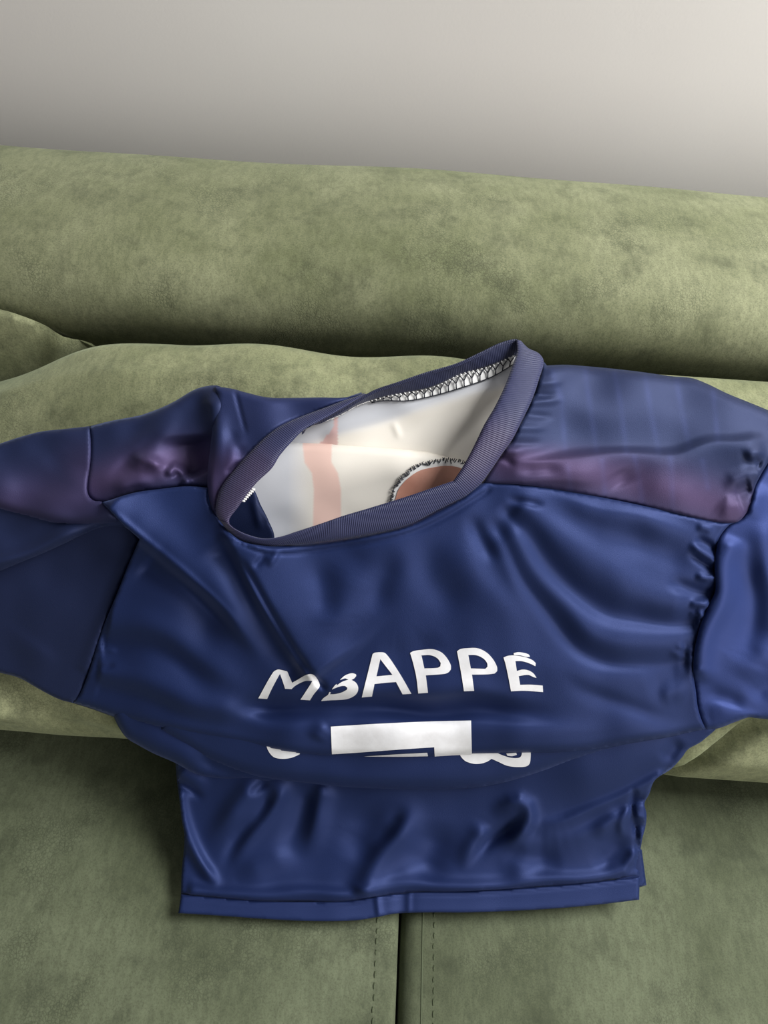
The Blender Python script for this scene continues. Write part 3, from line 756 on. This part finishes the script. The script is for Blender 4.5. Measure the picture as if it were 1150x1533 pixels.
# ---- main back panel carrying the lettering
body_r = [ridge([(352, 828), (372, 858), (402, 912), (440, 975), (464, 1008), (491, 1036)], -4.5, 5.5, 4, .15, .05), ridge([(196, 806), (226, 832), (276, 874), (325, 922), (362, 962)], -3.5, 6, 6, .15, .3), ridge([(165, 764), (212, 803), (278, 857), (330, 906), (368, 946)], 2.5, 5, 5, .1, .3),
          ridge([(156, 754), (181, 779), (212, 803), (278, 856), (330, 904), (372, 948), (398, 985)], 13, 36, 9, .04, .25),
          ridge([(215, 835), (262, 872), (315, 925), (350, 965)], -5, 18, 18, .1, .3),
          ridge([(330, 782), (352, 830), (380, 880), (410, 932), (445, 985), (478, 1026)], 12, 55, 7, .1, .06),
          ridge([(318, 815), (350, 868), (385, 925), (420, 975), (455, 1015)], -5, 12, 14, .1, .1),
          ridge([(160, 932), (220, 942), (290, 975), (350, 1020), (400, 1040)], 5.5, 20, 16, .02), ridge([(152, 962), (200, 965), (260, 985), (330, 1030)], -4.5, 10, 12, .02),
          ridge([(145, 975), (160, 972), (178, 976)], 2, 4), ridge([(140, 998), (158, 999), (175, 994)], -2.5, 4), 
          ridge([(142, 1008), (220, 1020), (310, 1055), (410, 1082), (470, 1088)], 5.5, 15, 14, .02), ridge([(140, 1030), (210, 1045), (300, 1072), (420, 1100)], -2.5, 9, 10, .02),
          ridge([(330, 1068), (400, 1062), (470, 1060), (560, 1061), (680, 1060), (780, 1064), (860, 1078)], -13, 12, 14, .15, .3),
          ridge([(380, 1046), (470, 1044), (560, 1045), (700, 1036), (830, 1040)], 3, 16, 8), ridge([(470, 1085), (560, 1083), (700, 1082), (850, 1095), (980, 1095)], 3, 10, 24),
          ridge([(470, 1112), (478, 1095), (490, 1085)], 3, 8),
          # folds fanning from the right of the collar to the right sleeve seam
          ridge([(752, 750), (775, 785), (815, 840), (865, 890), (920, 920), (980, 932), (1046, 932)], -5.5, 15, 9, .06, .02),
          ridge([(760, 742), (810, 785), (880, 835), (960, 880), (1040, 905)], 6, 22, 26, .1, .1),
          ridge([(735, 765), (765, 830), (800, 890), (850, 955), (900, 985), (960, 994), (1036, 990)], -5.5, 18, 10, .08, .02),
          ridge([(742, 775), (795, 860), (860, 925), (930, 965), (1035, 978)], 5.5, 18, 20, .1, .05),
          ridge([(830, 1000), (870, 1035), (950, 1065), (1045, 1080)], -3, 10, 10), ridge([(700, 990), (800, 1000), (900, 1020), (1036, 1030)], 3, 20, 26),
          ridge([(960, 1030), (1000, 1010), (1036, 1005)], -3, 16), ridge([(985, 1045), (1010, 1035), (1040, 1040)], 3, 10),
          ridge([(780, 742), (850, 748), (920, 768), (1000, 790), (1060, 815)], 5, 10, 16), ridge([(755, 748), (790, 752), (820, 758)], -4, 6), ridge([(900, 800), (980, 820), (1050, 850)], -4, 16, 14), 
          ridge([(1072, 795), (1055, 790), (1040, 788)], 3, 6), ridge([(1071, 822), (1055, 812), (1038, 805)], -4.5, 6, 6, 0), ridge([(1072, 840), (1050, 826), (1030, 812)], 4, 6, 6, 0), ridge([(1071, 853), (1050, 842), (1030, 826)], -4, 5, 5, 0),
          ridge([(1070, 865), (1058, 866), (1040, 860)], 4, 5, 5, 0), ridge([(1071, 890), (1050, 888), (1020, 872), (1000, 860)], -5, 7, 7, 0), ridge([(1060, 905), (1048, 904), (1030, 906)], 4.5, 5, 6, 0), ridge([(1052, 921), (1045, 918), (1030, 920)], 3, 4, 4, 0),
          ridge([(1040, 972), (1028, 972), (1010, 965)], 1.6, 4, 4, 0), ridge([(1038, 985), (1020, 982), (1000, 975)], 2, 5, 5, 0),
          # radiating from the middle of the collar
          ridge([(470, 835), (482, 880), (478, 930)], -3.5, 18, 14), ridge([(540, 830), (520, 870), (510, 920), (520, 960)], 4, 26, 22), ridge([(600, 815), (575, 870), (560, 930)], -3, 16), ridge([(680, 780), (690, 830), (730, 890), (790, 950)], 4, 18, 22),
          ridge([(640, 795), (650, 860), (690, 930)], -3, 18), ridge([(705, 760), (715, 800), (740, 850)], -3.5, 9, 9), ridge([(400, 825), (390, 840), (376, 852)], -3, 5), ridge([(420, 822), (408, 838), (400, 850)], 3, 5), ridge([(660, 945), (640, 970), (600, 985), (560, 975)], -2.5, 16),
          # tape sewn below the collar
          ridge([(345, 808), (396, 828), (440, 829), (500, 821), (570, 810), (625, 795), (675, 771), (712, 748), (738, 730)], -1.8, 3, 3, .03, .03),
          ridge([(342, 802), (396, 823), (440, 823), (500, 815), (570, 803), (620, 789), (670, 764), (705, 742), (732, 727)], 1.4, 4, 4, .03, .03)]
body = Panel(COL_OUT + YOKE_R[::-1][1:] + SEAM_R[1:] + BODY_LOW[::-1][1:] + SEAM_L[1:] + DIAG[1:] + YOKE_L[1:] + [(311, 745), (316, 762)],
             [(110, 1050, 9), (145, 970, 12), (205, 840, 17), (165, 762, 36), (200, 792, 30), (310, 735, 32), (330, 785, 36), (400, 820, 38), (560, 800, 38), (690, 745, 37), (740, 728, 35), (900, 748, 29), (1090, 785, 22), (1065, 860, 19), (1035, 970, 18), (1050, 1080, 16),
              (250, 800, 28), (280, 960, 21), (300, 1085, 30), (450, 1120, 40), (600, 1125, 42), (800, 1120, 40), (950, 1105, 32), (500, 950, 30), (700, 950, 30), (600, 1050, 30), (880, 880, 26), (950, 1020, 23), (400, 1050, 26)],
             body_r, rolls=[(BODY_LOW, 14, 11), (COL_OUT, 5, 2)], edge=(5, 2.0), rip=.0009)
build_panel('back_panel', body, M['satin'], flat(NAVY), 3.6, skirt=.012)

# ---- inside of the collar opening
inner_up = Panel([(400, 690), (440, 640), (469, 632), (506, 619), (535, 603), (576, 588), (610, 583), (647, 574), (689, 557), (737, 541), (785, 522), (775, 570), (760, 600), (720, 690), (690, 720), (600, 700), (500, 700)],
                 [(440, 655, 6), (506, 625, 10), (600, 590, 14), (700, 560, 18), (770, 535, 22), (480, 665, 6), (600, 680, 6), (700, 680, 6), (600, 640, 6), (720, 620, 10)],
                 [ridge([(480, 662), (506, 651), (586, 629), (650, 607), (708, 590), (760, 578)], 2.2, 7, 12, .1, .05), ridge([(586, 629), (592, 640), (600, 660)], .8, 5)], edge=(4, .5), rip=.0004)
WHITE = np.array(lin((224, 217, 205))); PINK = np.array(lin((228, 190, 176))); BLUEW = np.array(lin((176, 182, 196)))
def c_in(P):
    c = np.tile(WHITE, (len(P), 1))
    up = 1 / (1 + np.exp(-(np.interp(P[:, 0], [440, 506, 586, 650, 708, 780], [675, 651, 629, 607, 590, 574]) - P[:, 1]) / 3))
    c = mixc(c, np.array(lin((168, 172, 182))), up * .75)  # shade above the diagonal crease, painted into the lining colour as grey
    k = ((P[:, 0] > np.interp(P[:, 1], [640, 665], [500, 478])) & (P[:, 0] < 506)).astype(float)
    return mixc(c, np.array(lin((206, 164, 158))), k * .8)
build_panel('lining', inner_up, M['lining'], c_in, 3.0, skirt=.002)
IN_TOP = [(390, 655), (440, 662), (500, 665), (562, 670), (635, 676), (671, 684), (720, 700)]
inner_lo = Panel(IN_TOP + [(740, 700), (715, 760), (640, 780), (540, 800), (440, 818), (395, 822), (355, 800), (350, 770), (380, 700)],
                 [(400, 690, 14), (500, 695, 14), (600, 700, 14), (690, 705, 13), (370, 770, 10), (440, 745, 13), (520, 740, 13), (600, 740, 13), (430, 800, 8), (520, 785, 10), (620, 765, 11)],
                 [ridge([(400, 705), (500, 700), (620, 700), (700, 705)], 3, 22, 26)], rolls=[(IN_TOP, 12, 7)], edge=(4, .5), rip=.0002)
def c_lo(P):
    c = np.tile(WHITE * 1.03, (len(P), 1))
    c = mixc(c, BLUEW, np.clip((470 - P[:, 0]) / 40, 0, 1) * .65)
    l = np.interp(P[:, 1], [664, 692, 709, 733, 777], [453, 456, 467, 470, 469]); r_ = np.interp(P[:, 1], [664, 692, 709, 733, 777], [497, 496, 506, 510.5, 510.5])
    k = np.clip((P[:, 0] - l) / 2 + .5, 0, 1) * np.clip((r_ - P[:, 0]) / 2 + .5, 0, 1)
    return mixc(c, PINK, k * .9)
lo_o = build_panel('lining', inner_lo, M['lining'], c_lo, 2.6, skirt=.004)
# dark navy inside of the sleeve at the left corner of the opening
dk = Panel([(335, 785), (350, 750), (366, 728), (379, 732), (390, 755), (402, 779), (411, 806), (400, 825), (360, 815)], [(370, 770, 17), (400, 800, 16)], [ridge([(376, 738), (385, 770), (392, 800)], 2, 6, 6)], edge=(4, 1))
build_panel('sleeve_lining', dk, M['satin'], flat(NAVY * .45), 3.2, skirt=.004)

# brown round patch with its white stitched border, on the lining
def flat_on(pan, poly, name, mat, off, parent=None, holes=(), step=4.0, sp=2.0, lim=50, smooth_poly=True, thick=.0005):
    pl = spline(poly, True, sp, lim) if smooth_poly else np.asarray(poly, float)
    hs = [spline(hh, True, sp, lim) for hh in holes]
    P, F = fill(pl, step, hs)
    h = pan.h(P)
    top = place(P, h + off); bot = place(P, h + off - thick)
    n = len(P); FF = list(F); cnt = set((f[i], f[(i + 1) % len(f)]) for f in F for i in range(len(f)))
    for a, b in cnt:
        if (b, a) not in cnt: FF.append([b + n, a + n, a + 2 * n, b + 2 * n])
    used = sorted(set(i for f in FF for i in f)); mp = {k: i for i, k in enumerate(used)}
    return mesh_obj(name, np.concatenate([top, top, bot])[used], [[mp[i] for i in f] for f in FF], mat, parent or JER)
PATCH = [(583, 760), (586, 748), (591, 731), (598, 720), (606, 711), (625, 697), (647, 691), (671, 688), (693, 692), (712, 704), (722, 722), (722, 745), (700, 775), (640, 790), (590, 785)]
cx, cy = 655, 742
inner_patch = [(cx + (x - cx) * .915, cy + (y - cy) * .845 + 1.0) for x, y in PATCH]
brd = flat_on(inner_lo, PATCH, 'patch_border', M['thread_white'], .0010)
flat_on(inner_lo, inner_patch, 'patch', M['brown'], .0016)
jt = Join()
pl = spline(PATCH[:10], False, 1.5)
for i in range(0, len(pl) - 3, 2):
    a = pl[i]; c_ = np.array([cx, cy]); n_ = (c_ - a) / np.linalg.norm(c_ - a)
    q = [a - n_ * random.uniform(1, 3.5), a + n_ * random.uniform(-1, 1.5) + rng.normal(0, 1.2, 2), a + n_ * random.uniform(1, 3.5) + rng.normal(0, 1.5, 2)]
    jt.add(tube(place(q, inner_lo.h(q) + .0018), .00042, 5))
jt.obj('patch_stitching', M['thread_black'], JER, 'stuff')

# ---- collar: rib bands between a free rim and a sewn edge
def resample(pts, n):
    c = spline(pts, False, 2.0, 60); d = np.r_[0, np.cumsum(np.linalg.norm(np.diff(c, axis=0), axis=1))]; s = np.linspace(0, d[-1], n)
    return np.c_[np.interp(s, d, c[:, 0]), np.interp(s, d, c[:, 1])], d[-1]
def band(name, rim, sewn, h_rim, h_sewn, bulge, mat, color, n=160, mcross=9, thick=.004, rimback=True):
    A, L = resample(rim, n); B, _ = resample(sewn, n)
    hr = np.interp(np.linspace(0, 1, n), np.linspace(0, 1, len(h_rim)), h_rim) / 1000
    hs = np.interp(np.linspace(0, 1, n), np.linspace(0, 1, len(h_sewn)), h_sewn) / 1000
    P = []; H = []; U = []
    us = np.linspace(0, L, n)
    rows = [(-.0, -thick)] if rimback else []
    for j in range(mcross):
        s = j / (mcross - 1); P.append(A * (1 - s) + B * s); H.append(hr * (1 - s) + hs * s + bulge / 1000 * (1 - (2 * s - 1) ** 2) ** .6 if True else 0); U.append(np.c_[us, np.full(n, s * 20)])
    # turn back behind the rim and behind the sewn edge
    d = (B - A) / (np.linalg.norm(B - A, axis=1)[:, None] + 1e-9)
    P = [A + d * 5] + [A + d * .6] + P[0:] + [B - d * 1.5]; H = [hr - thick] + [hr - thick * .45] + H + [hs - .004]; U = [U[0]] + [U[0]] + U + [U[-1]]
    PP = np.concatenate(P); HH = np.concatenate(H); UU = np.concatenate(U); k = len(P)
    V3 = place(PP, HH); F = []
    for j in range(k - 1):
        for i in range(n - 1):
            F.append((j * n + i, j * n + i + 1, (j + 1) * n + i + 1, (j + 1) * n + i))
    # orient to the camera
    a, b, c = V3[F[n * 3][0]], V3[F[n * 3][1]], V3[F[n * 3][2]]
    if np.dot(np.cross(b - a, c - a), CAM - a) < 0: F = [f[::-1] for f in F]
    o = mesh_obj(name, V3, F, mat, JER); set_color(o, 'tint', color(PP)); set_uv(o, UU)
    return o
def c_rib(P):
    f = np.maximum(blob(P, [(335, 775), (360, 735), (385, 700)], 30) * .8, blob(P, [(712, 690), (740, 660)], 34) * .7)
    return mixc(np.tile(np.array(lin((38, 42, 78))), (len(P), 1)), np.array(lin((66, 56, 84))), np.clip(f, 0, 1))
# far band: its inside is seen, rim on top
FAR_RIM = [(452, 646), (480, 630), (510, 613), (538, 596), (562, 583), (596, 571.5), (635, 558), (684, 543.5), (720, 527), (747, 514), (771, 507.5), (780, 510)]
FAR_SEWN = [(452, 648), (469, 636), (506, 623), (535, 607), (554, 599.5), (576, 593.5), (610, 587), (647, 579), (689, 561), (737, 546), (773, 531), (782, 527)]
band('collar_inside', FAR_RIM, FAR_SEWN, [22, 26, 30, 34, 38, 42], [12, 14, 16, 19, 22, 26], 0, M['rib'], flat(np.array(lin((24, 29, 60)))), thick=.003)
LEFT_RIM = [(344, 787), (343.5, 777), (356, 760), (370, 740), (385, 722), (407, 701), (419, 682), (439, 659), (456, 643), (480, 630), (510, 613), (535, 598), (549, 590)]
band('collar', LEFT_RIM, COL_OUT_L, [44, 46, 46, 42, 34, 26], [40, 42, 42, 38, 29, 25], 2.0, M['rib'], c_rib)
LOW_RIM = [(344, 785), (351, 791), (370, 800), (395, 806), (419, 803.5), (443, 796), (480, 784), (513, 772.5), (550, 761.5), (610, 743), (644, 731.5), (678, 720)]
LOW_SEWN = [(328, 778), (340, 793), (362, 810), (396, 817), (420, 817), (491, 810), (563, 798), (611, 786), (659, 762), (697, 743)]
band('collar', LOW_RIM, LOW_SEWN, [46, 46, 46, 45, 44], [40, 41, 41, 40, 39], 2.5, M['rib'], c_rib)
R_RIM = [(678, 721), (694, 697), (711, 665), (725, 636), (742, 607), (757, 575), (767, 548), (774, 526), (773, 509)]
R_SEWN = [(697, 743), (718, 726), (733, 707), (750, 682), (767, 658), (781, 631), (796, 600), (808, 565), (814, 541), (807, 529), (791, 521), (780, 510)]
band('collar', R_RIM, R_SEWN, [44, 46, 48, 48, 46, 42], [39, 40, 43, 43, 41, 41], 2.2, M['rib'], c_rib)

# overlock stitches along the inside of the collar
jt = Join(); jw = Join()
ST_T, _ = resample([(554, 600), (576, 594), (610, 588), (647, 580), (689, 562), (737, 547), (772, 532)], 37)
ST_B, _ = resample([(556, 603), (574, 600), (610, 600), (647, 593), (689, 581), (737, 564), (768, 546)], 37)
def hI(q): return inner_up.h(q)
def hst(q, e): return np.maximum(hI(q), 0) + e
V_b = place(ST_B, hst(ST_B, .0022)); V_t = place(ST_T, hst(ST_T, .0030))
# white seam allowance under the stitches
nb = len(ST_T); jw.add((np.concatenate([place(ST_T - [0, 3], hst(ST_T, .0020)), place(ST_B, hst(ST_B, .0012))]), [(i + nb, i + 1 + nb, i + 1, i) for i in range(nb - 1)]))
jw.obj('seam_allowance', M['thread_white'], JER)
jt.add(tube(V_b, .00045, 5))
for i in range(1, nb - 1, 2):
    mid = .5 * ST_T[i] + .5 * ST_B[i]
    midv = place([mid], hst(np.array([mid]), .0032))[0]
    jt.add(tube([V_b[i], midv], .00055, 5)); jt.add(tube([midv, V_t[max(i - 1, 0)]], .0005, 5)); jt.add(tube([midv, V_t[min(i + 1, nb - 1)]], .0005, 5))
jt.obj('overlock_stitching', M['thread_black'], JER, 'stuff')
jw = Join()
for i in range(0, nb - 1):
    q = np.array([ST_T[i] + [0, -3 + rng.normal(0, .5)], ST_T[i] * .4 + ST_T[i + 1] * .6 + [0, 1.5 + rng.normal(0, .6)]]); jw.add(tube(place(q, hst(q, .0036)), .00055, 5))
lf, _ = resample([(469, 636), (506, 623), (535, 607), (554, 600)], 40)
for i in range(len(lf) - 1):
    q = np.array([lf[i] + [0, rng.normal(0, .5)], lf[i + 1] + [0, rng.normal(0, .5)]]); jw.add(tube(place(q, hst(q, .0040)), .0005, 5))
cq, _ = resample([(364, 749), (371, 741), (379, 732)], 7)
for p in cq:
    q = np.array([p + [-3, -2], p + [0, 1], p + [3, 1]]); jw.add(tube(place(q, np.full(3, .041)), .0009, 6))
jw.obj('white_stitching', M['thread_white'], JER, 'stuff')

# ---- lettering
def Z1(l): return [(380 + x / 5.227, 960 + y / 5.227) for x, y in l]
def Z2(l): return [(580 + x / 4.6, 960 + y / 4.6) for x, y in l]
L_M = Z1([(35, 447), (150, 245), (185, 222), (215, 224), (262, 236), (300, 325), (345, 300), (400, 268), (440, 257), (470, 264), (500, 300), (518, 340), (512, 362), (470, 415), (440, 462), (365, 457), (400, 405), (445, 335), (458, 310), (400, 312), (330, 345), (295, 375), (245, 372), (225, 310), (205, 255), (185, 290), (140, 375), (105, 452)])
L_B = Z1([(527, 468), (545, 445), (580, 420), (592, 397), (603, 400), (597, 415), (640, 413), (690, 400), (728, 380), (733, 365), (715, 350), (690, 350), (650, 362), (610, 378), (640, 340), (652, 335), (648, 347), (690, 318), (740, 300), (715, 290), (675, 303), (700, 278), (730, 260), (770, 250), (800, 258), (802, 272), (785, 292), (765, 302), (800, 325), (817, 360), (813, 395), (790, 425), (740, 450), (690, 458), (600, 462)])
L_A = [(541.7, 1044.2), (557.9, 979.1), (561.7, 977.0), (573.2, 976.6), (577.6, 978.5), (586, 989), (602, 1014), (616, 1038.7), (602.8, 1039.5), (593, 1021), (580, 1022), (560.8, 1024), (557, 1042.8)]
A_H = [(569.4, 986.8), (563.7, 1012.6), (587.6, 1010.3)]
L_P1 = Z2([(157, 80), (180, 68), (230, 60), (310, 55), (370, 75), (410, 115), (437, 165), (437, 195), (420, 215), (390, 225), (265, 235), (280, 355), (213, 360), (200, 250), (180, 160)])
P1_H = Z2([(235, 97), (300, 97), (345, 118), (368, 150), (365, 172), (345, 183), (255, 187)])
L_P2 = Z2([(480, 70), (500, 55), (540, 48), (620, 48), (680, 75), (725, 120), (755, 175), (757, 205), (740, 222), (690, 228), (583, 230), (598, 342), (528, 345), (510, 230), (492, 130)])
P2_H = Z2([(558, 95), (615, 97), (660, 118), (687, 150), (690, 175), (675, 190), (575, 187)])
L_E = Z2([(800, 112), (830, 100), (880, 98), (950, 110), (1000, 130), (1022, 150), (1020, 172), (985, 155), (930, 138), (882, 137), (892, 205), (930, 195), (970, 200), (1005, 220), (1028, 252), (1010, 248), (970, 232), (905, 240), (915, 300), (990, 299), (1070, 305), (1073, 350), (940, 341), (852, 345), (830, 230), (812, 150)])
L_AC = Z2([(870, 82), (900, 75), (940, 80), (975, 92), (982, 108), (960, 108), (920, 98), (872, 95)])
for pl_, hl in ((L_M, ()), (L_B, ()), (L_A, (A_H,)), (L_P1, (P1_H,)), (L_P2, (P2_H,))):
    flat_on(body, pl_, 'letter', M['print'], .0007, None, hl, step=3.2, sp=1.6, lim=38)
e_ = flat_on(body, L_E, 'letter', M['print'], .0007, step=3.2, sp=1.6, lim=38)
flat_on(body, L_AC, 'accent', M['print'], .0007, e_, step=3.2, sp=1.6)
SEVEN = [(495.4, 1087.8), (497, 1129.3), (540, 1126.5), (580, 1123.5), (615, 1121), (650.2, 1118.7), (651, 1133), (697, 1131.5), (705, 1130), (706.5, 1128), (705.4, 1078.7), (645, 1080), (580, 1082.8), (540, 1085)]
flat_on(body, SEVEN, 'numeral', M['print'], .0007, step=3.2, sp=2, lim=38)
flat_on(body, [(545, 1132.6), (571, 1130.8), (600, 1129), (639.8, 1127), (641, 1132.2), (600, 1132.9)], 'numeral_edge', M['print'], .0007, step=3, sp=2, lim=38)
flat_on(b1, [(399, 1117), (401, 1122.6), (405, 1129), (411, 1134), (422, 1136), (434, 1135), (443, 1132), (449, 1129), (447, 1120)], 'number_print', M['print'], .0007, step=3, sp=2)
flat_on(b1, [(688, 1129), (692, 1135), (698, 1140), (710, 1143.5), (721, 1143), (730, 1140), (736, 1136), (745, 1140), (760, 1146.5), (776, 1148.3), (789, 1147), (793.5, 1142), (795, 1122), (782, 1122), (781, 1130), (779, 1133.5), (773, 1135), (763, 1134), (752, 1130.5), (740, 1126), (715, 1126)], 'number_print', M['print'], .0007, step=3, sp=2)
flat_on(b1, [(758, 1128), (773, 1127), (774, 1130), (767, 1132), (760, 1131.5)], 'number_print', M['print'], .0007, step=3, sp=2)
